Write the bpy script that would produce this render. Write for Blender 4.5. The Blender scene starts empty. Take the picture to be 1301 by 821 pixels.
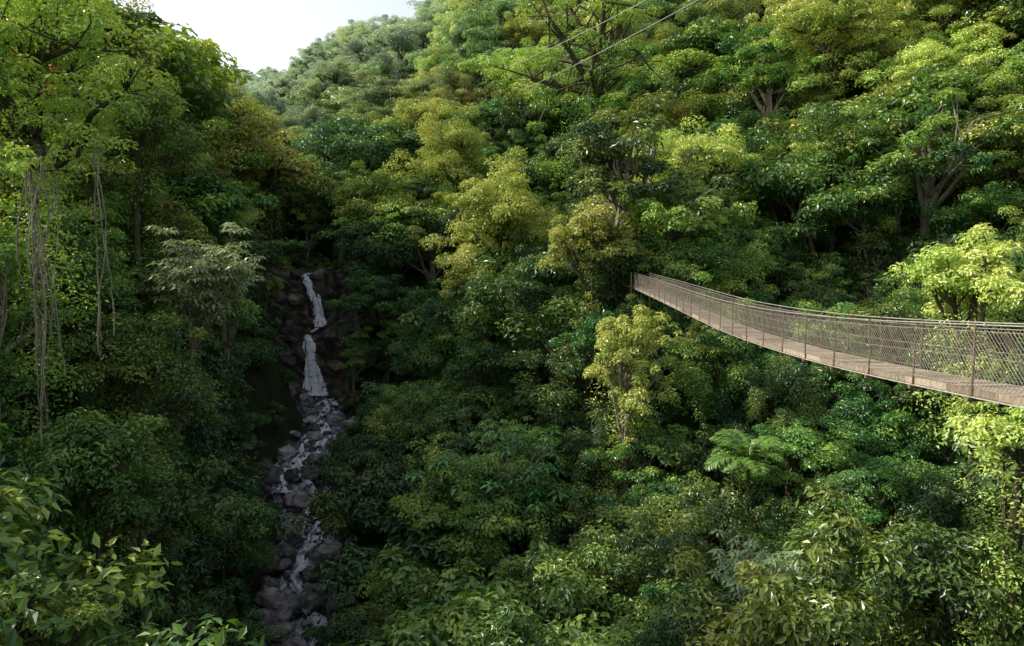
import bpy, math, numpy as np
from mathutils import Vector, noise
scene = bpy.context.scene

# ---------------------------------------------------------------- helpers
def nrm(a):
    return a / np.maximum(np.linalg.norm(a, axis=-1, keepdims=True), 1e-9)

class Acc:
    def __init__(s):
        s.V=[]; s.Q=[]; s.M=[]; s.C=[]; s.n=0
    def add(s, v, q, m=0, c=0.5):
        v=np.asarray(v,float).reshape(-1,3); q=np.asarray(q,int).reshape(-1,4)
        s.V.append(v); s.Q.append(q+s.n); s.n+=len(v)
        s.M.append(np.full(len(q),m,int)); s.C.append(np.broadcast_to(np.asarray(c,float),(len(q),)).copy())
    def obj(s, name, mats, smooth=False, coll=None, loc=(0,0,0)):
        V=np.vstack(s.V); Q=np.vstack(s.Q); M=np.concatenate(s.M); C=np.concatenate(s.C)
        me=bpy.data.meshes.new(name)
        me.vertices.add(len(V)); me.loops.add(4*len(Q)); me.polygons.add(len(Q))
        me.vertices.foreach_set('co',V.astype(np.float32).ravel())
        me.loops.foreach_set('vertex_index',Q.astype(np.int32).ravel())
        me.polygons.foreach_set('loop_start',np.arange(0,4*len(Q),4,dtype=np.int32))
        me.polygons.foreach_set('material_index',M.astype(np.int32))
        me.polygons.foreach_set('use_smooth',np.full(len(Q),smooth,dtype=bool))
        me.update(calc_edges=True)
        a=me.attributes.new('lc','FLOAT','FACE'); a.data.foreach_set('value',C.astype(np.float32))
        for m in mats: me.materials.append(m)
        o=bpy.data.objects.new(name,me); o.location=loc
        (coll or scene.collection).objects.link(o)
        return o

def tube(acc, pts, rad, k=6, m=0, c=0.5):
    P=np.asarray(pts,float); n=len(P); rad=np.broadcast_to(np.asarray(rad,float),(n,))
    T=nrm(np.gradient(P,axis=0))
    ref=np.array([0.13,0.2,1.0]) if abs(T[:,2]).mean()<0.8 else np.array([1.0,0.15,0.1])
    A=nrm(np.cross(T,ref)); B=np.cross(T,A)
    ang=np.arange(k)*2*math.pi/k
    V=P[:,None,:]+rad[:,None,None]*(np.cos(ang)[None,:,None]*A[:,None,:]+np.sin(ang)[None,:,None]*B[:,None,:])
    i=np.arange(n-1)[:,None]; j=np.arange(k)[None,:]
    q=np.stack([i*k+j, i*k+(j+1)%k, (i+1)*k+(j+1)%k, (i+1)*k+j],-1).reshape(-1,4)
    acc.add(V,q,m,c)

def box(acc, c, sx, sy, sz, m=0, col=0.5, ax=None):
    v=np.array([[x,y,z] for x in(-.5,.5) for y in(-.5,.5) for z in(-.5,.5)])*[sx,sy,sz]
    if ax is not None: v=v@ax
    q=[[0,1,3,2],[4,6,7,5],[0,4,5,1],[2,3,7,6],[0,2,6,4],[1,5,7,3]]
    acc.add(v+np.asarray(c),q,m,col)

def leaves(acc, p, n, L, wr, lc, rng, m=0, t=None, droop=0.15):
    N=len(p); n=nrm(n)
    if t is None: t=rng.normal(size=(N,3))
    t=nrm(t-n*(t*n).sum(1,keepdims=True)); b=np.cross(n,t)
    L=np.broadcast_to(np.asarray(L,float),(N,))[:,None]
    V=np.stack([p, p+t*L*.45+b*L*wr*.5+n*L*.06, p+t*L-n*L*droop, p+t*L*.45-b*L*wr*.5+n*L*.06],1)
    q=np.arange(4*N).reshape(N,4)
    acc.add(V,q,m,lc)

_g=6
def _cs():
    vs=[];qs=[]
    for ax in range(3):
        for sg in(-1,1):
            base=len(vs)
            for i in range(_g+1):
                for j in range(_g+1):
                    v=[0,0,0]; v[ax]=sg; v[(ax+1)%3]=2*i/_g-1; v[(ax+2)%3]=2*j/_g-1; vs.append(v)
            for i in range(_g):
                for j in range(_g):
                    a=base+i*(_g+1)+j; f=[a,a+_g+1,a+_g+2,a+1]
                    qs.append(f if sg>0 else f[::-1])
    return nrm(np.array(vs,float)),np.array(qs)
CSV,CSQ=_cs()
def rock(acc,c,s,rng,m=0):
    d=CSV.copy(); off=rng.uniform(-50,50,3)
    f=np.array([1+.38*noise.noise(Vector(v*1.1+off))+.16*noise.noise(Vector(v*2.9+off)) for v in d])
    for _ in range(5):      # chipped flat faces
        a=nrm(rng.normal(size=3)); h=rng.uniform(.62,.85); dd=(d*a).sum(1)*f
        f=np.where(dd>h,f*h/np.maximum(dd,.01),f)
    v=d*f[:,None]*np.array([rng.uniform(.8,1.35),rng.uniform(.8,1.3),rng.uniform(.6,.9)])*s
    a=rng.uniform(0,6.28); ca,sa=math.cos(a),math.sin(a)
    v=v@np.array([[ca,sa,0],[-sa,ca,0],[0,0,1]])
    acc.add(v+c,CSQ,m,rng.uniform(0,1))

# ---------------------------------------------------------------- materials
def newmat(name):
    m=bpy.data.materials.new(name); m.use_nodes=True; nt=m.node_tree; nt.nodes.clear()
    return m,nt,nt.nodes,nt.links
def ramp(nt,stops,fac=None):
    r=nt.nodes.new('ShaderNodeValToRGB'); e=r.color_ramp.elements
    while len(e)<len(stops): e.new(.5)
    for i,(p,c) in enumerate(stops):
        e[i].position=p; e[i].color=(*c,1) if len(c)==3 else c
    if fac is not None: nt.links.new(fac,r.inputs[0])
    return r
def math_(nt,op,a,b=None,c=None):
    n=nt.nodes.new('ShaderNodeMath'); n.operation=op
    for i,x in enumerate((a,b,c)):
        if x is None: continue
        if isinstance(x,(int,float)): n.inputs[i].default_value=x
        else: nt.links.new(x,n.inputs[i])
    return n.outputs[0]

def leaf_material(name,stops,transl=.22):
    m,nt,N,L=newmat(name)
    lc=N.new('ShaderNodeAttribute'); lc.attribute_name='lc'
    ti=N.new('ShaderNodeAttribute'); ti.attribute_type='INSTANCER'; ti.attribute_name='tint'
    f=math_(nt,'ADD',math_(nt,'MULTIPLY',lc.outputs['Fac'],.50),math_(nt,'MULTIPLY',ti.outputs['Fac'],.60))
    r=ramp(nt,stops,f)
    oi=N.new('ShaderNodeObjectInfo')
    hs=N.new('ShaderNodeHueSaturation'); L.new(r.outputs[0],hs.inputs['Color'])
    L.new(math_(nt,'MULTIPLY_ADD',oi.outputs['Random'],.05,.478),hs.inputs['Hue'])
    L.new(math_(nt,'MULTIPLY_ADD',oi.outputs['Random'],.5,.78),hs.inputs['Value'])
    hs.inputs['Saturation'].default_value=1.0
    hz=N.new('ShaderNodeAttribute'); hz.attribute_type='INSTANCER'; hz.attribute_name='haze_tint'
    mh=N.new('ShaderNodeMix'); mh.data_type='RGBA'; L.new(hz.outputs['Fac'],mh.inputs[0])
    L.new(hs.outputs[0],mh.inputs[6]); mh.inputs[7].default_value=(.56,.68,.64,1)  # aerial haze painted into the leaf base colour
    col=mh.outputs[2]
    d=N.new('ShaderNodeBsdfDiffuse'); L.new(col,d.inputs[0])
    t=N.new('ShaderNodeBsdfTranslucent')
    mc=N.new('ShaderNodeMix'); mc.data_type='RGBA'; mc.blend_type='MULTIPLY'; mc.inputs[0].default_value=1
    L.new(col,mc.inputs[6]); mc.inputs[7].default_value=(1.5,1.4,.6,1)
    L.new(mc.outputs[2],t.inputs[0])
    ms=N.new('ShaderNodeMixShader'); ms.inputs[0].default_value=transl
    L.new(d.outputs[0],ms.inputs[1]); L.new(t.outputs[0],ms.inputs[2])
    g=N.new('ShaderNodeBsdfGlossy'); g.inputs['Roughness'].default_value=.38; g.inputs[0].default_value=(.95,.97,1,1)
    m2=N.new('ShaderNodeMixShader'); m2.inputs[0].default_value=.05
    L.new(ms.outputs[0],m2.inputs[1]); L.new(g.outputs[0],m2.inputs[2])
    o=N.new('ShaderNodeOutputMaterial'); L.new(m2.outputs[0],o.inputs[0])
    return m
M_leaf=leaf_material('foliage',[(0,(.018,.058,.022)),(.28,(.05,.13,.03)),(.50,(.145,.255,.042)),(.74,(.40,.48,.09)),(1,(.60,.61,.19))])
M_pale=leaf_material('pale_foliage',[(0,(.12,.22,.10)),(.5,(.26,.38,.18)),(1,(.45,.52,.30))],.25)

def noisy(name,c1,c2,c3,scale,rough=.85,bump=.3,spec=.2,stretch=(1,1,1),var=.3):
    m,nt,N,L=newmat(name)
    tc=N.new('ShaderNodeTexCoord'); mp=N.new('ShaderNodeMapping'); mp.inputs['Scale'].default_value=stretch
    L.new(tc.outputs['Object'],mp.inputs[0])
    n=N.new('ShaderNodeTexNoise'); n.inputs['Scale'].default_value=scale; n.inputs['Detail'].default_value=8; n.inputs['Roughness'].default_value=.65
    L.new(mp.outputs[0],n.inputs['Vector'])
    lc=N.new('ShaderNodeAttribute'); lc.attribute_name='lc'
    f=math_(nt,'ADD',n.outputs['Fac'],math_(nt,'MULTIPLY_ADD',lc.outputs['Fac'],var,-var/2))
    r=ramp(nt,[(.3,c1),(.5,c2),(.7,c3)],f)
    b=N.new('ShaderNodeBsdfPrincipled'); L.new(r.outputs[0],b.inputs['Base Color']); b.inputs['Roughness'].default_value=rough
    b.inputs['Specular IOR Level'].default_value=spec
    bp=N.new('ShaderNodeBump'); bp.inputs['Strength'].default_value=bump; bp.inputs['Distance'].default_value=.1
    L.new(n.outputs['Fac'],bp.inputs['Height']); L.new(bp.outputs[0],b.inputs['Normal'])
    o=N.new('ShaderNodeOutputMaterial'); L.new(b.outputs[0],o.inputs[0])
    return m
M_bark=noisy('mossy_bark',(.03,.03,.015),(.075,.065,.035),(.14,.12,.075),3,stretch=(1,1,.3))
M_barkp=noisy('pale_bark',(.12,.10,.07),(.22,.19,.135),(.38,.34,.26),4,stretch=(1,1,.3))
M_ground=noisy('forest_floor',(.012,.02,.008),(.025,.036,.013),(.05,.05,.025),.6)
M_rock=noisy('wet_rock',(.06,.055,.05),(.20,.185,.175),(.48,.455,.44),1.3,rough=.4,bump=.6,spec=.5,var=.5)
M_cliff=noisy('cliff_rock',(.02,.018,.014),(.07,.058,.045),(.24,.19,.14),.8,rough=.5,bump=.8,spec=.5)
M_bed=noisy('stream_bed_stones',(.010,.009,.008),(.03,.027,.024),(.08,.072,.064),2.4,rough=.35,bump=.7,spec=.5)
M_deck=noisy('weathered_planks',(.17,.135,.10),(.31,.25,.185),(.49,.40,.30),5,stretch=(.3,3,1))
M_rust=noisy('rusty_steel',(.12,.075,.05),(.20,.135,.095),(.30,.225,.165),9,rough=.7,spec=.4)
M_wire=noisy('galvanised_wire',(.25,.21,.165),(.36,.31,.25),(.48,.42,.35),9,rough=.6,spec=.4)
M_cable=noisy('steel_cable',(.25,.23,.2),(.4,.37,.33),(.52,.49,.45),9,rough=.5,spec=.5)
M_flower,nt,N,L=newmat('bromeliad_petals'); b=N.new('ShaderNodeBsdfPrincipled'); b.inputs['Base Color'].default_value=(.75,.22,.08,1)
o=N.new('ShaderNodeOutputMaterial'); L.new(b.outputs[0],o.inputs[0])

def water_mat(name,scale,stretch,lo,hi,gaps=None):
    m,nt,N,L=newmat(name)
    tc=N.new('ShaderNodeTexCoord'); mp=N.new('ShaderNodeMapping'); mp.inputs['Scale'].default_value=stretch
    L.new(tc.outputs['Object'],mp.inputs[0])
    n=N.new('ShaderNodeTexNoise'); n.inputs['Scale'].default_value=scale; n.inputs['Detail'].default_value=7; n.inputs['Roughness'].default_value=.7
    L.new(mp.outputs[0],n.inputs['Vector'])
    r=ramp(nt,[(lo,(.08,.085,.10)),((lo+hi)/2,(.60,.63,.74)),(hi,(.94,.95,1.0))],n.outputs['Fac'])
    b=N.new('ShaderNodeBsdfPrincipled'); L.new(r.outputs[0],b.inputs['Base Color']); b.inputs['Roughness'].default_value=.25
    bp=N.new('ShaderNodeBump'); bp.inputs['Strength'].default_value=.4; bp.inputs['Distance'].default_value=.15
    L.new(n.outputs['Fac'],bp.inputs['Height']); L.new(bp.outputs[0],b.inputs['Normal'])
    if gaps:      # torn sheets: rock shows between the strands
        m2=N.new('ShaderNodeMapping'); m2.inputs['Scale'].default_value=gaps[1]; L.new(tc.outputs['Object'],m2.inputs[0])
        n2=N.new('ShaderNodeTexNoise'); n2.inputs['Scale'].default_value=gaps[0]; n2.inputs['Detail'].default_value=5; L.new(m2.outputs[0],n2.inputs['Vector'])
        r2=ramp(nt,[(gaps[2],(0,0,0)),(gaps[2]+.07,(1,1,1))],n2.outputs['Fac']); L.new(r2.outputs[0],b.inputs['Alpha'])
    o=N.new('ShaderNodeOutputMaterial'); L.new(b.outputs[0],o.inputs[0])
    return m
M_fall=water_mat('falling_water',2.6,(2.6,1,.2),.24,.40,(1.7,(2.2,.6,.25),.345))
M_stream=water_mat('stream_water',1.3,(1.6,.6,1),.50,.68)
M_foam=water_mat('white_water',2.0,(1.2,.5,1),.30,.45,(1.4,(1,.8,1),.40))

# ---------------------------------------------------------------- terrain
SY=np.array([-400,-60,0,20,49,61,72,83,90,95,104,140,200,300,400,700,1500.])
SX=np.array([60,5,-1,-6.5,-15.8,-18.3,-24.3,-22.6,-25.0,-28.0,-30.6,-41,-62,-100,-140,-260,-500.])
yy=np.linspace(-400,1500,3801)
_sx=np.interp(yy,SY,SX); _k=np.hanning(13); _k/=_k.sum()
_sx=np.convolve(np.pad(_sx,6,mode='edge'),_k,'valid')
def xs(y): return np.interp(y,yy,_sx)
ZY=np.array([-400,-60,0,20,49,61,72,83,93,96.6,97.5,103,104.2,150,200,300,400,500,700,1500.])
ZZ=np.array([-50,-42,-37,-34,-28.3,-26,-23.3,-21,-19.5,-18.4,-11.3,-9.6,-2.6,8,25,50,78,105,168,180.])
def zs(y): return np.interp(y,ZY,ZZ)
CP=np.array([(0,0,-22),(0,-40,-6),(60,-40,5),(-60,-40,5),(0,20,-29),(0,40,-29),(0,55,-25),(10,45,-24),(10,62,-5),
(14,75,-6),(18,45,-19),(26,65,-12),(44,110,21),(45,60,-6),(67,90,27),(19,25,-18),(38,28,-9),(35,0,-6),(0,80,-15),(0,120,9),
(0,170,52),(-20,115,1),(-31,180,26),(-19,85,-18),(-97,350,84),(-147,420,86),(-60,350,96),(-45,300,84),(-45,230,52),(10,300,112),(80,300,155),(150,200,110),
(120,100,50),(5,230,82),(-54,140,8),(-48,110,10),(-52,90,14),(-38,60,3),(-23,50,-20),(-22,35,-18),(-35,40,-6),(-15,20,-22),
(-30,10,-10),(-60,30,8),(-70,70,26),(-100,140,34),(-95,200,34),(-140,250,46),(-260,420,75),(90,40,20),(60,150,60),(-12,65,-24),
(-9,50,-27),(-40,100,2),(200,400,190),(-300,200,70),(-200,60,50),(200,0,60),(0,600,150),(-270,700,172),(-100,0,20)],float)
S=100.
def _phi(r2): return np.where(r2>1e-12, .5*r2*np.log(np.maximum(r2,1e-12)),0)
_P=CP[:,:2]/S; n_=len(_P)
_K=_phi(((_P[:,None]-_P[None])**2).sum(-1))+np.eye(n_)*.002
_A=np.zeros((n_+3,n_+3)); _A[:n_,:n_]=_K; _A[:n_,n_]=1; _A[:n_,n_+1:]=_P; _A[n_,:n_]=1; _A[n_+1:,:n_]=_P.T
_w=np.linalg.solve(_A,np.concatenate([CP[:,2],[0,0,0]]))
def height(x,y):
    x=np.asarray(x,float); y=np.asarray(y,float); sh=x.shape
    xf=x.ravel(); yf=y.ravel()
    X=np.stack([np.clip(xf,-330,260),np.clip(yf,-80,720)],1)/S
    h=_phi(((X[:,None]-_P[None])**2).sum(-1))@_w[:n_]+_w[n_]+X@_w[n_+1:]
    h=np.clip(h,-45,200)
    h=h+1.3*np.sin(xf*.21+1.3*np.sin(yf*.13))*np.cos(yf*.17+xf*.05)
    far=np.clip((yf-150)/200,0,1)
    h=h+far*(6*np.sin(xf*.055+yf*.02)+4*np.sin(yf*.06-xf*.03))
    d=np.abs(xf-xs(yf)); z0=zs(yf)
    inner=2.6+.5*np.sin(yf*.5); w=np.clip((d-inner)/(8.0-inner),0,1); w=w*w*(3-2*w)
    h=np.maximum(h,z0+np.clip((d-2)*.15,0,3)-.3)
    out=(z0-.5)*(1-w)+h*w
    lim=np.where((xf/np.maximum(yf,1)<-.2)&(yf>450),.255*yf,1e4)
    return np.minimum(out,lim).reshape(sh)
def axis_(lo,hi,a,b,st):
    mid=np.arange(a,b+.01,st)
    l=[];x=a;s=st
    while x>lo: s*=1.12; x-=s; l.append(x)
    r=[];x=b;s=st
    while x<hi: s*=1.12; x+=s; r.append(x)
    return np.array(l[::-1]+list(mid)+r)
gx=axis_(-900,900,-75,75,1.1); gy=axis_(-300,760,5,125,1.1)
GX,GY=np.meshgrid(gx,gy,indexing='ij')
GZ=np.vstack([height(GX[i:i+20],GY[i:i+20]) for i in range(0,len(gx),20)])
a=Acc(); nx,ny=GX.shape
i=np.arange(nx-1)[:,None]; j=np.arange(ny-1)[None,:]
a.add(np.stack([GX,GY,GZ],-1),np.stack([i*ny+j,(i+1)*ny+j,(i+1)*ny+j+1,i*ny+j+1],-1))
a.obj('ground_terrain',[M_ground],True)
def H1(x,y): return float(height(np.array([x]),np.array([y]))[0])

# ---------------------------------------------------------------- plant builders
def clump(acc,c,rc,n,leaf,rng,base,flat=.6,wr=.42,m=0):
    d=rng.normal(size=(n,3)); d[:,2]=np.where(d[:,2]<-.35,-d[:,2],d[:,2]); d=nrm(d)
    r=rc*(.4+.7*rng.random(n)**.7)
    p=c+d*r[:,None]*[1,1,flat]
    nn=nrm(d*.85+np.array([0,0,.45])+rng.normal(size=(n,3))*.36)
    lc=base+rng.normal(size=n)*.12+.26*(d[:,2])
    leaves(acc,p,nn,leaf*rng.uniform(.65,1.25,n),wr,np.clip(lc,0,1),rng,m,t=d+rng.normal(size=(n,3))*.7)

def build_tree(name,seed,H,R,Hc,limbs=7,sub=8,lpc=230,leaf=.28,flat=.8,bark=None,leafm=None,coll=None,
               loc=(0,0,0),lean=(0,0),skirt=0,thick=1.,rcs=.27,wr=.46,extra=None,tint=None,trunkfol=0,tfr=.8):
    rng=np.random.default_rng(seed); acc=Acc()
    if coll is None: leaf*=1.2; lpc*=.75
    hb=min(H,16)*thick
    top=np.array([lean[0],lean[1],H-Hc*.9]); t=np.linspace(0,1,8)[:,None]
    bend=rng.normal(size=3)*min(H,16)*.035*[1,1,0]
    tr=top*t+bend*np.sin(t*3.1); tr[:,2]-=.8*(1-t[:,0])
    tube(acc,tr,np.linspace(hb*.020,hb*.010,8),7,1)
    C=np.array([lean[0],lean[1],H-Hc])
    for l in range(limbs):
        az=l*2.399+rng.uniform(-.4,.4); el=rng.uniform(-.35,1.25) if l else 1.4
        k=rng.uniform(.5,.85)
        tip=C+np.array([math.cos(az)*math.cos(el)*R,math.sin(az)*math.cos(el)*R,math.sin(el)*Hc])*k
        s=tr[rng.integers(4,8)]
        if H>22: s=tr[rng.integers(6,8)]
        mid=(s+tip)/2+rng.normal(size=3)*R*.07+[0,0,-.05*R]
        u=np.linspace(0,1,6)[:,None]; cv=s*(1-u)**2+2*mid*u*(1-u)+tip*u*u
        tube(acc,cv,np.linspace(hb*.010,hb*.005,6),5,1)
        lb=rng.uniform(.15,.65)
        for q in range(sub):
            o=rng.normal(size=3)*[.22*R,.22*R,.19*Hc]
            c=tip+o; rc=R*rcs*rng.uniform(.5,1.25)
            st=cv[rng.integers(3,6)]
            tube(acc,np.stack([st,(st+c)/2+rng.normal(size=3)*.05*R,c]),[hb*.0035,hb*.0025,hb*.0012],4,1)
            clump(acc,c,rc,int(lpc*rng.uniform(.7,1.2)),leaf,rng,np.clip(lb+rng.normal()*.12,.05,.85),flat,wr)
    for q in range(skirt):
        az=rng.uniform(0,6.28); rr=R*rng.uniform(.1,.75); zz=rng.uniform(max(H*.12,H-Hc-14),H-Hc)
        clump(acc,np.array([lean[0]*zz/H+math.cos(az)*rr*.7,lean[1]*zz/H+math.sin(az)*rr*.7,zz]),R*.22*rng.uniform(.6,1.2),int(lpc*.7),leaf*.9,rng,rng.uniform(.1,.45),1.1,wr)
    for q in range(trunkfol):
        zz=rng.uniform(.05,.95); c=tr[0]*(1-zz)+tr[-1]*zz+rng.normal(size=3)*[tfr*.6,tfr*.6,.3]
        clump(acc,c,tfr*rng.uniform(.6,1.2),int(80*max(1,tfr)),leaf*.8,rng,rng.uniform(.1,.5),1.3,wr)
    if extra: extra(acc,rng,tr)
    o=acc.obj(name,[leafm or M_leaf,bark or M_bark,M_flower],False,coll,loc)
    if tint is not None: o['tint']=float(tint)
    return o

def build_shrub(name,seed,H,R,n,leaf,coll,loc=(0,0,0),wr=.46,tint=None,leafm=None):
    rng=np.random.default_rng(seed); acc=Acc()
    for q in range(n):
        az=rng.uniform(0,6.28); rr=R*rng.random()**.6; zz=H*(.2+.8*rng.random())*(1-.45*(rr/R)**2)
        c=np.array([math.cos(az)*rr,math.sin(az)*rr,zz])
        tube(acc,np.stack([[0,0,-.3],c*[.5,.5,.6],c]),[.05,.03,.01],4,1)
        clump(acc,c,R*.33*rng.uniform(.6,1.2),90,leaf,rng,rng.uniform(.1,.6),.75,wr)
    o=acc.obj(name,[leafm or M_leaf,M_bark],False,coll,loc)
    if tint is not None: o['tint']=float(tint)
    return o

def frond(acc,base,az,el,Lf,rng,lc,pair=26,w=.32):
    u=np.linspace(0,1,9)
    e=el-1.35*u**1.3
    dx=np.concatenate([[0],np.cumsum(np.cos(e[:-1])*Lf/8)]); dz=np.concatenate([[0],np.cumsum(np.sin(e[:-1])*Lf/8)])
    P=base+np.stack([math.cos(az)*dx,math.sin(az)*dx,dz],1)
    tube(acc,P,np.linspace(.03,.008,9),4,1)
    s=np.linspace(.12,1,pair); pos=np.stack([np.interp(s,u,P[:,k]) for k in range(3)],1)
    T=nrm(np.gradient(pos,axis=0)); side=np.array([-math.sin(az),math.cos(az),0])
    ln=Lf*w*np.sin(np.clip(s*.95+.05,0,1)*math.pi)**.7+.05
    for sg in(-1,1):
        t=side*sg+T*.45+[0,0,-.2]; n=np.cross(T,side*1.0); n=np.where(n[:,2:]<0,-n,n)+rng.normal(size=(pair,3))*.12
        leaves(acc,pos,n,ln,.22,np.clip(lc+rng.normal(size=pair)*.06,0,1),rng,0,t=t)
def build_fern(name,seed,trunk,Lf,nf,coll=None,loc=(0,0,0),tint=None,lc=.45):
    rng=np.random.default_rng(seed); acc=Acc()
    tube(acc,[[0,0,-.5],[.1,0,trunk*.5],[0,.1,trunk]],[.14,.11,.09],6,1)
    for f in range(nf):
        frond(acc,np.array([0,.1,trunk]),f*2.399+rng.uniform(-.2,.2),rng.uniform(.2,1.1),Lf*rng.uniform(.8,1.1),rng,lc+rng.normal()*.07,pair=36)
    if trunk>3:
        for q in range(16): clump(acc,np.array([0,0,trunk*rng.uniform(.1,.75)])+rng.normal(size=3)*[.6,.6,.1],.7,80,.25,rng,rng.uniform(.1,.4),1.1)
    o=acc.obj(name,[M_leaf,M_bark],False,coll,loc)
    if tint is not None: o['tint']=float(tint)
    return o
def palmate(acc,c,n,L,rng,lc):
    az=np.arange(n)*6.283/n+rng.uniform(0,6)
    t=np.stack([np.cos(az),np.sin(az),rng.uniform(-.35,.25,n)],1)
    leaves(acc,c+t*L*.15,np.tile([0,0,1.],(n,1))+rng.normal(size=(n,3))*.2,L*rng.uniform(.8,1.1,n),.34,np.clip(lc+rng.normal(size=n)*.1,0,1),rng,0,t=t,droop=.3)
def build_umbrella(name,seed,H,R,Hc,nb,lf,coll=None,loc=(0,0,0),lean=(0,0),tint=None,leafm=None,per=5):
    rng=np.random.default_rng(seed); acc=Acc()
    hb=min(H,16)
    top=np.array([lean[0],lean[1],H-Hc]); t=np.linspace(0,1,8)[:,None]
    tr=top*t+np.array([.4,.3,0])*np.sin(t*5)*min(H,16)*.03; tr[0,2]-=.6
    tube(acc,tr,np.linspace(hb*.014,hb*.008,8),6,1)
    for b in range(nb):
        az=b*2.399; el=rng.uniform(.0,1.2); k=rng.uniform(.45,1.05)
        tip=top+np.array([math.cos(az)*math.cos(el)*R,math.sin(az)*math.cos(el)*R,math.sin(el)*Hc*1.2])*k
        u=np.linspace(0,1,6)[:,None]; s=tr[rng.integers(5,8)]; mid=(s+tip)/2+[0,0,-.12*R]
        cv=s*(1-u)**2+2*mid*u*(1-u)+tip*u*u
        tube(acc,cv,np.linspace(hb*.005,.015,6),5,1)
        for q in range(per):
            e=cv[rng.integers(2,6)]+rng.normal(size=3)*[.15*R,.15*R,.09*R]
            tube(acc,np.stack([cv[4],e]),[.02,.01],3,1)
            palmate(acc,e,9,lf,rng,rng.uniform(.3,.75)); palmate(acc,e+[0,0,lf*.25],6,lf*.7,rng,rng.uniform(.4,.8))
    o=acc.obj(name,[leafm or M_pale,M_barkp],False,coll,loc)
    if tint is not None: o['tint']=float(tint)
    return o
def build_vines(name,seed,H,R,coll):
    rng=np.random.default_rng(seed); acc=Acc()
    for s in range(22):
        az=rng.uniform(0,6.28); r=R*rng.random()**.5; x,y=math.cos(az)*r,math.sin(az)*r
        z1=H*rng.uniform(.6,1); z0=z1*rng.uniform(0,.5)
        tube(acc,[[x*.5,y*.5,z1+.3],[x,y,z1*.6+z0*.4],[x*1.05,y*1.05,z0]],[.02,.02,.015],3,1)
        n=80; z=rng.uniform(z0,z1,n); p=np.stack([x+rng.normal(size=n)*.16,y+rng.normal(size=n)*.16,z],1)
        nn=np.array([x,y,.6*R])+rng.normal(size=(n,3))*.5*R
        leaves(acc,p,nn,.25*rng.uniform(.7,1.3,n),.55,np.clip(rng.uniform(.2,.5)+rng.normal(size=n)*.12,0,1),rng,0,t=np.array([0,0,-1.])+rng.normal(size=(n,3))*.5)
    for q in range(7): clump(acc,np.array([rng.normal()*R*.4,rng.normal()*R*.4,H*rng.uniform(.75,1)]),R*.5,110,.25,rng,rng.uniform(.3,.55),.6)
    return acc.obj(name,[M_leaf,M_bark],False,coll)

KT=bpy.data.collections.new('forest_tree_kinds'); KS=bpy.data.collections.new('undergrowth_kinds')
spec=[(11,4.4,3.4,9,7,.34,.8),(12,4.8,3.0,8,7,.38,.6),(10,3.8,3.6,8,7,.30,.9),(13,4.6,4.8,10,6,.34,.7),(11,5.4,2.8,10,6,.42,.55),(12,3.6,4.4,8,8,.28,1.),(10,4.6,3.2,8,7,.48,.6),(12,4.8,3.8,11,5,.26,.65)]
for i_,(H,R,Hc,li,su,lf,fl) in enumerate(spec):
    build_tree('canopy_tree_kind_%02d'%i_,100+i_,H,R,Hc,li,su,[170,150,190,180,130,200,110,240][i_],lf,fl,coll=KT,skirt=[10,6,12,6,4,12,8,4][i_],
        rcs=[.24,.27,.27,.20,.22,.27,.26,.19][i_],wr=.5 if i_ in(4,6) else .42,thick=[1,1,1,1.5,1.5,1,1,1.7][i_],bark=M_barkp if i_==3 else None)
build_umbrella('canopy_tree_kind_08',131,11,4.0,2.6,16,.6,KT,leafm=M_leaf,per=8)
for i_ in range(4):
    build_shrub('undergrowth_kind_%02d'%i_,200+i_,[2.6,2.0,3.4,2.4][i_],[1.9,2.0,1.6,2.2][i_],[22,20,22,24][i_],[.28,.36,.24,.32][i_],KS,wr=[.45,.55,.45,.4][i_])
build_vines('undergrowth_kind_04',210,5.5,1.3,KS)
build_fern('undergrowth_kind_05',211,.9,1.9,13,KS,lc=.25)
build_umbrella('undergrowth_kind_06',212,3.8,1.6,1.1,9,.5,KS,leafm=M_leaf,per=5)

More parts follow.
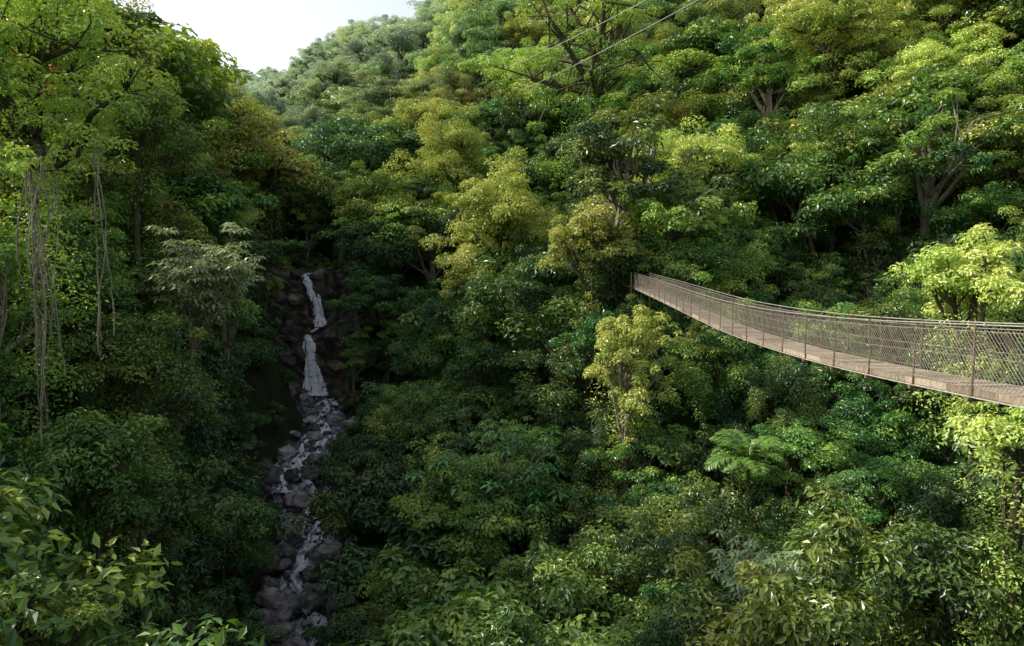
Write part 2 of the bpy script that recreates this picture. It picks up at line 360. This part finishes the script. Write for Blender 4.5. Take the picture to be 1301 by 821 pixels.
def instancer(name,pts,rots,scl,idx,tint,haze_tint,coll):
    me=bpy.data.meshes.new(name); me.vertices.add(len(pts)); me.vertices.foreach_set('co',np.asarray(pts,np.float32).ravel())
    a=me.attributes.new('rot','FLOAT_VECTOR','POINT'); a.data.foreach_set('vector',np.asarray(rots,np.float32).ravel())
    a=me.attributes.new('scl','FLOAT_VECTOR','POINT'); a.data.foreach_set('vector',np.asarray(scl,np.float32).ravel())
    a=me.attributes.new('idx','INT','POINT'); a.data.foreach_set('value',np.asarray(idx,np.int32))
    a=me.attributes.new('tint','FLOAT','POINT'); a.data.foreach_set('value',np.asarray(tint,np.float32))
    a=me.attributes.new('haze_tint','FLOAT','POINT'); a.data.foreach_set('value',np.asarray(haze_tint,np.float32))
    me.update()
    o=bpy.data.objects.new(name,me); scene.collection.objects.link(o)
    g=bpy.data.node_groups.new(name+'_nodes','GeometryNodeTree')
    g.interface.new_socket('Geometry',in_out='INPUT',socket_type='NodeSocketGeometry')
    g.interface.new_socket('Geometry',in_out='OUTPUT',socket_type='NodeSocketGeometry')
    N=g.nodes; L=g.links
    gi=N.new('NodeGroupInput'); go=N.new('NodeGroupOutput'); ip=N.new('GeometryNodeInstanceOnPoints')
    ci=N.new('GeometryNodeCollectionInfo'); ci.inputs['Collection'].default_value=coll
    ci.inputs['Separate Children'].default_value=True; ci.inputs['Reset Children'].default_value=True
    def na(nm,ty):
        n=N.new('GeometryNodeInputNamedAttribute'); n.data_type=ty; n.inputs['Name'].default_value=nm; return n.outputs[0]
    L.new(gi.outputs[0],ip.inputs['Points']); L.new(ci.outputs[0],ip.inputs['Instance'])
    ip.inputs['Pick Instance'].default_value=True
    L.new(na('idx','INT'),ip.inputs['Instance Index']); L.new(na('rot','FLOAT_VECTOR'),ip.inputs['Rotation']); L.new(na('scl','FLOAT_VECTOR'),ip.inputs['Scale'])
    L.new(ip.outputs[0],go.inputs[0])
    md=o.modifiers.new('scatter','NODES'); md.node_group=g
    return o

# bridge line
BY=np.array([-8,-2,5,11,16.5,21,26,31,35.5,45,52,58.5]); BZ=np.array([-1.0,-1.4,-1.85,-2.28,-2.66,-2.86,-2.96,-2.95,-2.83,-2.6,-2.45,-2.3])
_by=np.linspace(-8,58.5,400); _bz=np.interp(_by,BY,BZ); _kk=np.hanning(61); _kk/=_kk.sum(); _bz=np.convolve(np.pad(_bz,30,mode='reflect',reflect_type='odd'),_kk,'valid')
def bz(y): return np.interp(y,_by,_bz)
def bx(y): return 7.85+.0447*y

def tintf(x,y,z,rng):
    n=.5+.25*np.sin(x*.09+1.7*np.sin(y*.05))+.25*np.sin(y*.075+x*.04+2)
    low=np.clip((z+14)/25,0,1)  # sunlit upper slopes painted in: higher trees get a brighter leaf tint
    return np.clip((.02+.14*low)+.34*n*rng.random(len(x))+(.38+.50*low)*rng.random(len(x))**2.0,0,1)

def gen(rng,x0,x1,y0,y1,sp):
    X,Y=np.meshgrid(np.arange(x0,x1,sp),np.arange(y0,y1,sp)); X=X.ravel(); Y=Y.ravel()
    X=X+rng.uniform(-.48,.48,len(X))*sp; Y=Y+rng.uniform(-.48,.48,len(X))*sp
    k=(np.abs(X)<.95*np.maximum(Y,0)+26)
    return X[k],Y[k]
def clear(X,Y,Z,top,r):
    d=np.abs(X-xs(Y))
    ok=~((Y>30)&(Y<108)&(d<r*.85+1.6))
    ok&=~((Y<=30)&(d<r+1))
    yb=(np.abs(X-bx(Y)-.5)<r+1.2)&(Y<57)&(top>-4.2); ok&=~yb
    D=np.hypot(X,Y); u=X/np.maximum(Y,1)
    left=(u<-.55)&(D>17)
    ok&=~((D<26)&(X>-.5*Y)&(top>-.60*D))
    ok&=~((D<22)&(top>-.25*D)&~left)
    ok&=~((D<9))
    ok&=~(left&(D<30)&(u>-.62)&(top>.2*D))
    ok&=~((Y>20)&(Y<97)&(u>-.345)&(u<-.245)&(top>zs(Y)+4)&(d<r+3))
    ybr=7.85/np.maximum(u-.0447,.01)
    ok&=~((u>.17)&(Y<ybr)&(Y<58)&(top>-4-0.03*Y))
    sky=np.interp(u,[-.56,-.50,-.40,-.35,-.34,-.27,-.15,-.12],[.6,.34,.26,.235,.25,.31,.375,.6])
    sky=np.where((Y>500)&(sky<.262),.275,sky)
    ok&=~((u>-.56)&(u<-.12)&(top/np.maximum(Y,1)>sky))
    return ok
P=[];Rt=[];Sc=[];Ix=[];Ti=[];Haz=[]
rng=np.random.default_rng(3)
KH=np.array([s[0] for s in spec]+[11.]); KR=np.array([s[1] for s in spec]+[4.0])
for (x0,x1,y0,y1,sp,hlo,hhi,wk) in [(-90,90,4,70,4.2,6,11.5,1.),(-160,160,70,175,6.0,8.5,15.5,1.12),(-330,260,175,330,8,10,17,1.15),(-420,300,330,750,10,9,14,1.2)]:
    X,Y=gen(rng,x0,x1,y0,y1,sp); Z=height(X,Y); n=len(X)
    hh=rng.uniform(hlo,hhi,n); hh*=np.where(rng.random(n)<.16,1.35,1)
    big=(X<-24)&(Y<110); hh=np.where(big,hh*1.15,hh)
    idx=rng.choice(9,n,p=[.12,.11,.11,.14,.12,.10,.1,.13,.07])
    s=hh/KH[idx]; w=s*rng.uniform(.85,1.2,n)*wk; r=KR[idx]*w
    k=clear(X,Y,Z,Z+hh,r)
    X,Y,Z,s,w,idx,n=X[k],Y[k],Z[k],s[k],w[k],idx[k],int(k.sum())
    P.append(np.stack([X,Y,Z-.3],1)); Sc.append(np.stack([w,w,s],1)); Ix.append(idx)
    Rt.append(np.stack([rng.normal(size=n)*.1,rng.normal(size=n)*.1,rng.uniform(0,6.28,n)],1)); Ti.append(tintf(X,Y,Z,rng))
    Haz.append(np.clip((Y-115)/230,0,.86))  # painted haze on the foliage increases with distance up the valley
P,Rt,Sc,Ix,Ti,Haz=map(np.concatenate,(P,Rt,Sc,Ix,Ti,Haz))
instancer('forest_canopy',P,Rt,Sc,Ix,Ti,Haz,KT); print('trees',len(P))
P=[];Rt=[];Sc=[];Ix=[];Ti=[]
for (x0,x1,y0,y1,sp) in [(-75,85,8,80,2.1),(-90,110,80,150,3.6)]:
    X,Y=gen(rng,x0,x1,y0,y1,sp); Z=height(X,Y); n=len(X)
    idx=rng.choice(7,n,p=[.21,.18,.18,.19,.13,.03,.08]); s=rng.uniform(.7,1.5,n)
    d=np.abs(X-xs(Y)); k=~((d<3.0+s*.7)&(Y>30)&(Y<108)); k&=np.hypot(X,Y)>9
    s=np.where(d<6,np.minimum(s,.75),s)
    k&=~((np.abs(X-bx(Y)-.5)<2.6)&(Z+s*3.2>-4)&(Y<58))
    X,Y,Z,s,idx,n=X[k],Y[k],Z[k],s[k],idx[k],int(k.sum())
    P.append(np.stack([X,Y,Z-.2],1)); Sc.append(np.stack([s,s,s],1)); Ix.append(idx)
    Rt.append(np.stack([rng.normal(size=n)*.12,rng.normal(size=n)*.12,rng.uniform(0,6.28,n)],1)); Ti.append(tintf(X,Y,Z,rng)*.6)
P,Rt,Sc,Ix,Ti=map(np.concatenate,(P,Rt,Sc,Ix,Ti))
instancer('forest_undergrowth',P,Rt,Sc,Ix,Ti,P[:,0]*0,KS); print('shrubs',len(P))

# ---------------------------------------------------------------- individual trees
def place(fn,name,seed,x,y,ztop,**kw):
    z=H1(x,y); return fn(name,seed,ztop-z,loc=(x,y,z),**kw)
LX,LY=-20.8,30.5; LZ=H1(LX,LY)
def liana_limbs(acc,rng,tr):
    # mossy limbs reaching out over the slope, carrying bromeliads and long lianas
    org=np.array([LX,LY,LZ])
    ends=[(-17.4,25.2,3.4),(-17.2,25.6,6.3),(-18.9,24.6,8.2),(-15.9,26.2,4.6),(-14.9,27.5,7.4)]
    for k,e in enumerate(ends):
        e=np.array(e)-org; s=tr[-1]-[0,0,2.5+k*.5]; u=np.linspace(0,1,9)[:,None]
        mid=(s+e)/2+[0,0,-1.0]; cv=s*(1-u)**2+2*mid*u*(1-u)+e*u*u
        cv[1:-1]+=rng.normal(size=(7,3))*.12
        tube(acc,cv,np.linspace(.2,.06,9),6,1,.2)
        for q in range(8):
            c=cv[rng.integers(5,9)]+rng.normal(size=3)*[.6,.6,.35]
            clump(acc,c,rng.uniform(.35,.7),80,.2,rng,rng.uniform(.3,.65),.6)
        for q in range(9):
            tip=e+rng.normal(size=3)*[.9,.6,.6]; tube(acc,np.stack([cv[-2],(cv[-2]+tip)/2+[0,0,.1],tip]),[.035,.02,.008],4,1,.2)
            palmate(acc,tip,8,.3,rng,.55)
    for q in range(18):
        base=np.array(ends[0 if q<15 else 3])-org
        s=base+rng.normal(size=3)*[.2,.25,.3]; L_=rng.uniform(3.5,11); u=np.linspace(0,1,24); sw=rng.uniform(.06,.3); ph=rng.uniform(0,6)
        kx=np.cumsum(rng.normal(size=24))*.03
        tube(acc,np.stack([s[0]+sw*np.sin(u*6+ph)+kx,s[1]+sw*.5*np.cos(u*4+ph),s[2]-L_*u],1),rng.uniform(.012,.03),4,3,rng.uniform(.3,1))
        n=14; uu=rng.random(n); leaves(acc,np.stack([s[0]+sw*np.sin(uu*6+ph)+rng.normal(size=n)*.06,s[1]+sw*.5*np.cos(uu*4+ph)+rng.normal(size=n)*.06,s[2]-L_*uu],1),rng.normal(size=(n,3))+[0,-.5,.6],.13,.5,.35,rng,0)
    for c in ((-16.7,25.3,5.9),(-16.4,25.4,6.6),(-17.4,25.0,6.9)):
        c=np.array(c)-org
        for _ in range(4): palmate(acc,c+rng.normal(size=3)*.2,9,.45,rng,.6)
        n=12; leaves(acc,c+[.1,-.2,.2]+rng.normal(size=(n,3))*.14,rng.normal(size=(n,3)),.2,.3,.5,rng,2)
t501=place(build_tree,'liana_hung_tree',501,LX,LY,12.8,R=5.2,Hc=5,limbs=13,sub=9,lpc=240,leaf=.21,rcs=.22,bark=M_bark,skirt=24,extra=liana_limbs,tint=.75,trunkfol=44,tfr=1.3)
t501.data.materials.append(M_barkp)
place(build_tree,'tall_slope_tree',502,-30,42,22,R=6.5,Hc=6,limbs=13,sub=9,lpc=240,leaf=.25,rcs=.22,skirt=34,tint=.85,trunkfol=34,tfr=1.6)
place(build_tree,'tall_slope_tree',503,-28,52,13,R=5,Hc=5.5,limbs=11,sub=9,lpc=230,leaf=.25,rcs=.23,skirt=26,tint=.55,trunkfol=30,tfr=1.6)
place(build_tree,'tall_slope_tree',504,-40,70,23,R=6.5,Hc=7,limbs=12,sub=9,lpc=230,leaf=.28,rcs=.22,skirt=22,tint=.85,trunkfol=14,tfr=1.6)
place(build_tree,'pale_trunk_tree',505,-21.5,27.5,1.5,R=3.3,Hc=3.5,limbs=8,sub=8,lpc=200,leaf=.2,bark=M_barkp,skirt=20,tint=.3,trunkfol=30,tfr=1.1)
place(build_tree,'slope_tree',530,-17.5,27.5,-6.5,R=3.2,Hc=3.0,limbs=9,sub=8,lpc=200,leaf=.2,skirt=14,tint=.3,trunkfol=10,tfr=1.1)
place(build_tree,'slope_tree',531,-20,36,-3.0,R=3.6,Hc=3.8,limbs=9,sub=8,lpc=200,leaf=.22,skirt=14,tint=.4,trunkfol=10,tfr=1.1)
place(build_tree,'slope_tree',532,-25,38,2.0,R=3.6,Hc=3.8,limbs=9,sub=8,lpc=200,leaf=.22,skirt=14,tint=.25,trunkfol=14,tfr=1.2)
place(build_umbrella,'umbrella_leaf_tree',506,-24.0,44,1.6,R=3.6,Hc=3,nb=26,lf=.6,lean=(4.7,0),tint=.8,per=10)
place(build_tree,'mossy_giant_tree',507,12,100,41,R=12.5,Hc=15,limbs=16,sub=6,lpc=260,leaf=.34,flat=.6,rcs=.15,thick=3.2,skirt=20,tint=.6,trunkfol=34,tfr=1.2)
place(build_tree,'sunlit_crown_tree',508,20.5,76,14.0,R=7.4,Hc=5.5,limbs=15,sub=9,lpc=290,leaf=.30,flat=.7,rcs=.18,skirt=14,tint=1.0,trunkfol=12)  # high tint puts sunlight into the crown's leaf colour
place(build_tree,'sunlit_crown_tree',509,-1.5,80,9.5,R=7.5,Hc=8,limbs=17,sub=9,lpc=270,leaf=.30,rcs=.18,skirt=20,tint=.9,trunkfol=12)
place(build_tree,'sunlit_crown_tree',510,-8,100,20,R=7,Hc=7,limbs=13,sub=9,lpc=260,leaf=.30,rcs=.2,skirt=14,tint=.75)
place(build_tree,'sunlit_crown_tree',540,-17,130,29,R=7.5,Hc=6,limbs=13,sub=8,lpc=230,leaf=.34,rcs=.19,skirt=8,tint=.95)
place(build_tree,'sunlit_crown_tree',541,4,128,38,R=7.5,Hc=6,limbs=13,sub=8,lpc=230,leaf=.34,rcs=.19,skirt=8,tint=.85)
place(build_tree,'ridge_crown_tree',511,56,92,30,R=9,Hc=6,limbs=15,sub=9,lpc=290,leaf=.34,flat=.7,rcs=.18,skirt=12,tint=1.0)
place(build_tree,'ridge_crown_tree',512,36,78,16,R=6.5,Hc=5,limbs=12,sub=8,lpc=270,leaf=.30,flat=.7,rcs=.2,skirt=8,tint=.5)
place(build_tree,'ridge_crown_tree',542,44,98,36,R=8,Hc=5.5,limbs=13,sub=8,lpc=240,leaf=.34,flat=.7,rcs=.18,skirt=8,tint=.85)
place(build_tree,'ridge_crown_tree',543,50,72,15,R=6.5,Hc=5,limbs=12,sub=8,lpc=240,leaf=.30,flat=.7,rcs=.19,skirt=8,tint=.75)
place(build_tree,'bridgehead_tree',513,7.2,61,4.5,R=4.2,Hc=3.2,limbs=10,sub=8,lpc=230,leaf=.28,rcs=.2,skirt=8,tint=.85,trunkfol=10)
place(build_tree,'bridgehead_tree',514,14.5,62,6.5,R=4.6,Hc=3.6,limbs=10,sub=8,lpc=230,leaf=.28,rcs=.2,skirt=8,tint=.7,trunkfol=10)
place(build_tree,'vine_clad_tree',515,8.6,50,-4.2,R=3.4,Hc=5,limbs=13,sub=7,lpc=190,leaf=.24,rcs=.18,flat=1.1,bark=M_barkp,skirt=34,tint=.9,trunkfol=34,tfr=1.2)
place(build_tree,'vine_clad_tree',516,23,34,1.0,R=3.6,Hc=3.4,limbs=9,sub=8,lpc=230,leaf=.2,rcs=.21,skirt=14,tint=1.0,trunkfol=30,tfr=1.1)
place(build_tree,'vine_clad_tree',517,17.6,23,-5.0,R=2.3,Hc=2.2,limbs=8,sub=6,lpc=170,leaf=.16,rcs=.2,bark=M_bark,skirt=24,tint=.9,trunkfol=50,tfr=.9)
place(build_umbrella,'umbrella_leaf_tree',518,12.0,31,-13.2,R=2.8,Hc=1.8,nb=16,lf=.46,tint=.5,per=9)
place(build_tree,'streamside_tree',519,-3,46,-13.5,R=5,Hc=3.6,limbs=12,sub=9,lpc=220,leaf=.26,rcs=.2,flat=.6,skirt=12,tint=.5)
place(build_tree,'streamside_tree',520,4,38,-16,R=4.6,Hc=3.4,limbs=11,sub=9,lpc=220,leaf=.24,rcs=.2,flat=.6,skirt=12,tint=.35)
place(build_umbrella,'umbrella_leaf_tree',521,1,54,-13,R=4.2,Hc=2.8,nb=22,lf=.55,tint=.4,per=12,leafm=M_leaf)
place(build_tree,'understory_tree',522,-11.4,15.0,-7.6,R=1.6,Hc=1.4,limbs=8,sub=7,lpc=180,leaf=.13,rcs=.22,tint=.55)
for (x,y,z,l,sd) in ((14.2,40,-12.0,2.8,31),(-18.0,29,-11.3,2.2,33)):
    g=H1(x,y); build_fern('tree_fern',sd,z-g,l,15,None,(x,y,g),.45,.42)

# ---------------------------------------------------------------- waterfall, cliff, stream
def fbm(p): return noise.noise(Vector(p))+.5*noise.noise(Vector(p*2.1))+.25*noise.noise(Vector(p*4.3))
PY=np.array([91.5,94.0,95.6,96.4,96.7,97.0,98.6,101.5,102.6,103.1,103.5,106,111.])
PZ=np.array([-20.2,-19.4,-18.8,-16.8,-13.8,-11.3,-10.6,-10.0,-8.6,-5.8,-2.7,-2.2,-1.4])
arc=np.concatenate([[0],np.cumsum(np.hypot(np.diff(PY),np.diff(PZ)))])
ns,nw=110,56; sv=np.linspace(0,arc[-1],ns); wv=np.linspace(-7.5,7.5,nw)
V=np.zeros((ns,nw,3))
for i_,s_ in enumerate(sv):
    y=np.interp(s_,arc,PY); z=np.interp(s_,arc,PZ)
    for j_,w_ in enumerate(wv):
        x=float(xs(y))+w_; f=fbm(np.array([x*.35,y*.3,z*.45])); f2=noise.noise(Vector((x*1.1+9,y,z*1.4)))
        side=max(0,abs(w_)-1.3)
        V[i_,j_]=(x+f2*.3, y-f*.9-f2*.35-side*.32, z+f*.5+side*.25+(f2*.2))
a=Acc(); i=np.arange(ns-1)[:,None]; j=np.arange(nw-1)[None,:]
a.add(V,np.stack([i*nw+j,i*nw+j+1,(i+1)*nw+j+1,(i+1)*nw+j],-1)); a.obj('rock_cliff',[M_cliff],False)

def ribbon(acc,pts,wid,m=0,nw=9,bul=.15,seed=0):
    P=np.asarray(pts,float); n=len(P); V=np.zeros((n,nw,3))
    for i_ in range(n):
        for j_ in range(nw):
            w=(j_/(nw-1)-.5)*2
            f=noise.noise(Vector((w*3+seed,i_*.25,seed*1.7))); g=noise.noise(Vector((w*2+seed,i_*.7,seed*2.7)))
            V[i_,j_]=P[i_]+[w*wid[i_]*.5*(1+.5*g)+f*.12,-bul*(1-w*w)-f*.22,f*.12+(-.25*abs(w)**3 if bul<.1 else 0)]
    i=np.arange(n-1)[:,None]; j=np.arange(nw-1)[None,:]
    acc.add(V,np.stack([i*nw+j,i*nw+j+1,(i+1)*nw+j+1,(i+1)*nw+j],-1),m)
a=Acc()
def fallrib(s0,s1,offs,w0,w1,front,seed,n=60):
    s=np.linspace(s0,s1,n); y=np.interp(s,arc,PY)-front; z=np.interp(s,arc,PZ)+.15; u=np.linspace(0,1,n)
    x=xs(np.interp(s,arc,PY))+np.interp(u,np.linspace(0,1,len(offs)),offs)
    w=np.interp(u,[0,.5,1],[w0,(w0+w1)/2,w1])*(1+.2*np.sin(u*17+seed))
    ribbon(a,np.stack([x,y,z],1),w,0,13,.25,seed)
A0=arc[2]; A1=arc[5]; B0=arc[7]; B1=arc[10]
fallrib(A0-.6,A1+.9,[.6,.3,.0,-.3],2.2,1.2,1.15,1)
fallrib(A0-.3,A0+4.0,[1.8,1.4,.9],1.2,.4,1.25,2)
fallrib(A0-.4,A0+5.2,[-.9,-.6,-.5],.9,.4,1.2,3)
fallrib(A0+2.5,A1+1.2,[.1,-.1,-.2],.9,.7,1.35,9)
fallrib(A1+1.9,B0-.7,[.1,.6,1.0],.6,.5,.5,4)
fallrib(B0-.2,B1-3.0,[1.5,1.2,.9],1.5,.9,1.05,5)
fallrib(B1-3.6,B1+.7,[.6,.0,-.7],1.0,1.2,1.05,10)
fallrib(B0+.4,B1-2.6,[2.2,1.8,1.4],.7,.4,1.2,6)
fallrib(B1+.5,arc[11],[-.7,0],1.2,1.0,.4,7)
a.obj('waterfall',[M_fall],True)
rng=np.random.default_rng(77); a=Acc()
for (x,y,z,s) in ((-.9,100.8,-9.4,.8),(-2.6,97.5,-10.6,1.5),(2.8,97.2,-10.9,1.1),(-2.4,94.5,-18.4,1.1),(2.9,94.2,-18.6,1.2),(-3.4,96.0,-14.5,1.3),(3.2,96,-15,1.1),(-2.4,102.2,-6,1.2),(3.0,102,-5,1.2),(-2.2,103,-2.2,.9),(1.6,103.2,-2.2,.9)):
    rock(a,np.array([float(xs(y))+x,y-.3,z]),s,rng)
a.obj('cliff_boulders',[M_cliff],False)

def sheet(name,y0,y1,hw,dz,mat,amp,n=220,nw=26):
    ysv=np.linspace(y0,y1,n); V=np.zeros((n,nw,3))
    for i_,y in enumerate(ysv):
        for j_ in range(nw):
            w=(j_/(nw-1)*2-1)*hw; x=float(xs(y))+w
            f=fbm(np.array([x*.8,y*.8,3.3+dz])); V[i_,j_]=(x,y,float(zs(y))+dz+f*amp+max(0,abs(w)-1.6)*.16)
    a=Acc(); i=np.arange(n-1)[:,None]; j=np.arange(nw-1)[None,:]
    a.add(V,np.stack([i*nw+j,i*nw+j+1,(i+1)*nw+j+1,(i+1)*nw+j],-1)); a.obj(name,[mat],True)
sheet('stream_bed',28,95.5,4.4,-.30,M_bed,.3)
sheet('stream',28,95.0,2.4,-.05,M_stream,.12)
def thread(y,sd=0): return [0.0,.4][sd]+[1.1,1.5][sd]*np.sin(y*[.42,.27][sd]+sd*2)+.3*np.sin(y*1.9+sd)
a=Acc()
for sd,wd in enumerate((1.0,.5)):
    yv=np.linspace(30,95.2,230); x=xs(yv)+thread(yv,sd)
    step=.2*np.sin(yv*1.6+sd)
    ribbon(a,np.stack([x,yv,zs(yv)+.45+step+.1*np.sin(yv*4)],1),wd*(.45+.95*np.sin(yv*.9+sd)**2),0,7,.02,sd+11)
a.obj('white_water_rapids',[M_foam],True)
rng=np.random.default_rng(58); a=Acc()
for q in range(430):
    y=rng.uniform(33,96); w=rng.normal()*2.5
    if abs(w)>4.2: continue
    s=min(.16+.24*rng.pareto(1.5),1.15)
    if abs(w-thread(y))<s*.9+.4: s*=.4
    x=float(xs(y))+w; z=float(zs(y))+max(0,abs(w)-1.6)*.16
    rock(a,np.array([x,y,z+s*.28]),s,rng)
a.obj('stream_boulders',[M_rock],False)
for (x,y,s,sd) in ((-26.5,71,1.6,1),(-21.4,66.5,1.2,2),(-16.2,58.5,1.2,3),(-25.8,76,1.1,4),(-31.5,95.5,1.5,6),(-20.9,62.6,1.1,7),(-21.0,57,1.3,8),(-16.0,52.5,1.1,9),(-18.9,50,1.1,10)):
    a=Acc(); rock(a,np.array([0,0,.45]),s,np.random.default_rng(sd)); a.obj('boulder',[M_rock],False,None,(x,y,float(zs(y))+.1))

# ---------------------------------------------------------------- suspension bridge
root=bpy.data.objects.new('suspension_footbridge',None); scene.collection.objects.link(root)
def part(acc,name,mats,smooth=False):
    o=acc.obj(name,mats,smooth); o.parent=root; return o
rng=np.random.default_rng(9); W=1.1; y0,y1=-8,58.5
a=Acc()
for y in np.arange(y0,y1,.155):
    box(a,(bx(y)+W/2+rng.normal()*.008,y,bz(y)+rng.normal()*.004),W,.14,.04,0,rng.random())
part(a,'deck_planks',[M_deck])
a=Acc()
for xo in(-.03,W+.03):
    for y in np.arange(y0,y1,1.5):
        y2=min(y+1.49,y1); c=np.array([(bx(y)+bx(y2))/2+xo,(y+y2)/2,(bz(y)+bz(y2))/2-.03]); d=np.array([bx(y2)-bx(y),y2-y,bz(y2)-bz(y)]); L_=np.linalg.norm(d); d/=L_
        sx=nrm(np.cross(d,[0,0,1.])); uz=np.cross(sx,d)
        box(a,c,.045,L_,.13,0,rng.random(),np.stack([sx,d,uz]))
part(a,'edge_boards',[M_deck])
a=Acc()
HT=1.2
yp=np.arange(-7.3,58.5,1.95)
for y in yp:
    for xo in(-.07,W+.07):
        X=bx(y)+xo; tube(a,[[X,y,bz(y)-.22],[X+rng.normal()*.01,y,bz(y)+.5],[X+rng.normal()*.015,y+rng.normal()*.01,bz(y)+HT+.03]],.022,6)
    box(a,(bx(y)+W/2,y,bz(y)-.16),W+.3,.07,.07)
part(a,'posts_and_crossbeams',[M_rust])
a=Acc(); yc=np.linspace(y0,y1,150)
for xo in(-.07,W+.07):
    for h,r in((HT,.014),(HT-.12,.007),(.62,.005),(.1,.006),(-.12,.018)):
        tube(a,np.stack([bx(yc)+xo,yc,bz(yc)+h],1),r,5)
part(a,'hand_cables',[M_cable],True)
a=Acc()
for xo in(-.085,W+.085):
    for y in np.arange(y0,y1-1.1,.105):
        for sg in(0,1):
            hh=np.array([.06,HT-.1]); ye=np.array([y,y+HT-.16]) if sg==0 else np.array([y+HT-.16,y])
            p=np.stack([bx(ye)+xo+(.004 if sg else 0),ye,bz(ye)+hh],1); tube(a,p,.0030,3)
part(a,'chain_link_mesh',[M_wire])
a=Acc()
ye=58.6
for xo in(-.25,W+.25):
    tube(a,[[bx(ye)+xo,ye,-6.5],[bx(ye)+xo,ye,-1.1]],.07,8)
for k in range(18): box(a,(bx(ye)+W/2,ye+.12+k*.155,-2.33),1.9,.145,.06,0,rng.random())
part(a,'landing_frame',[M_rust])
for nm,p0,p1,sag in (('overhead_cable',(19,34,18),(1,94,22.5),.5),('overhead_cable',(14,34,16.5),(-1,94,25.5),.5)):
    a=Acc(); u=np.linspace(0,1,50)[:,None]; p=np.array(p0)*(1-u)+np.array(p1)*u; p=p-np.array([0,0,1])*4*sag*u*(1-u)
    tube(a,p,.03,5); a.obj(nm,[M_cable],True)

# ---------------------------------------------------------------- light, sky, camera
az=math.radians(-74); el=math.radians(40)
to=Vector((math.sin(az)*math.cos(el),math.cos(az)*math.cos(el),math.sin(el)))
sl=bpy.data.lights.new('sun','SUN'); sl.energy=5; sl.angle=math.radians(.5); sl.color=(1,.94,.78)
so=bpy.data.objects.new('sun',sl); scene.collection.objects.link(so); so.rotation_euler=to.to_track_quat('Z','Y').to_euler()
w=bpy.data.worlds.new('World'); scene.world=w; w.use_nodes=True; nt=w.node_tree
bg=nt.nodes['Background']; sk=nt.nodes.new('ShaderNodeTexSky'); sk.sky_type='NISHITA'; sk.sun_disc=False
sk.sun_elevation=el; sk.sun_rotation=az%(2*math.pi); sk.dust_density=6; sk.air_density=1.0; sk.altitude=1500
hs=nt.nodes.new('ShaderNodeHueSaturation'); hs.inputs['Saturation'].default_value=.4
nt.links.new(sk.outputs[0],hs.inputs['Color']); nt.links.new(hs.outputs[0],bg.inputs[0]); bg.inputs[1].default_value=.25
cam=bpy.data.cameras.new('camera'); cam.lens=24; cam.sensor_width=36; cam.clip_end=4000
co=bpy.data.objects.new('camera',cam); scene.collection.objects.link(co); co.rotation_euler=(math.radians(90-5.3),0,0)
scene.camera=co
scene.view_settings.view_transform='Standard'; scene.view_settings.look='None'; scene.view_settings.exposure=0
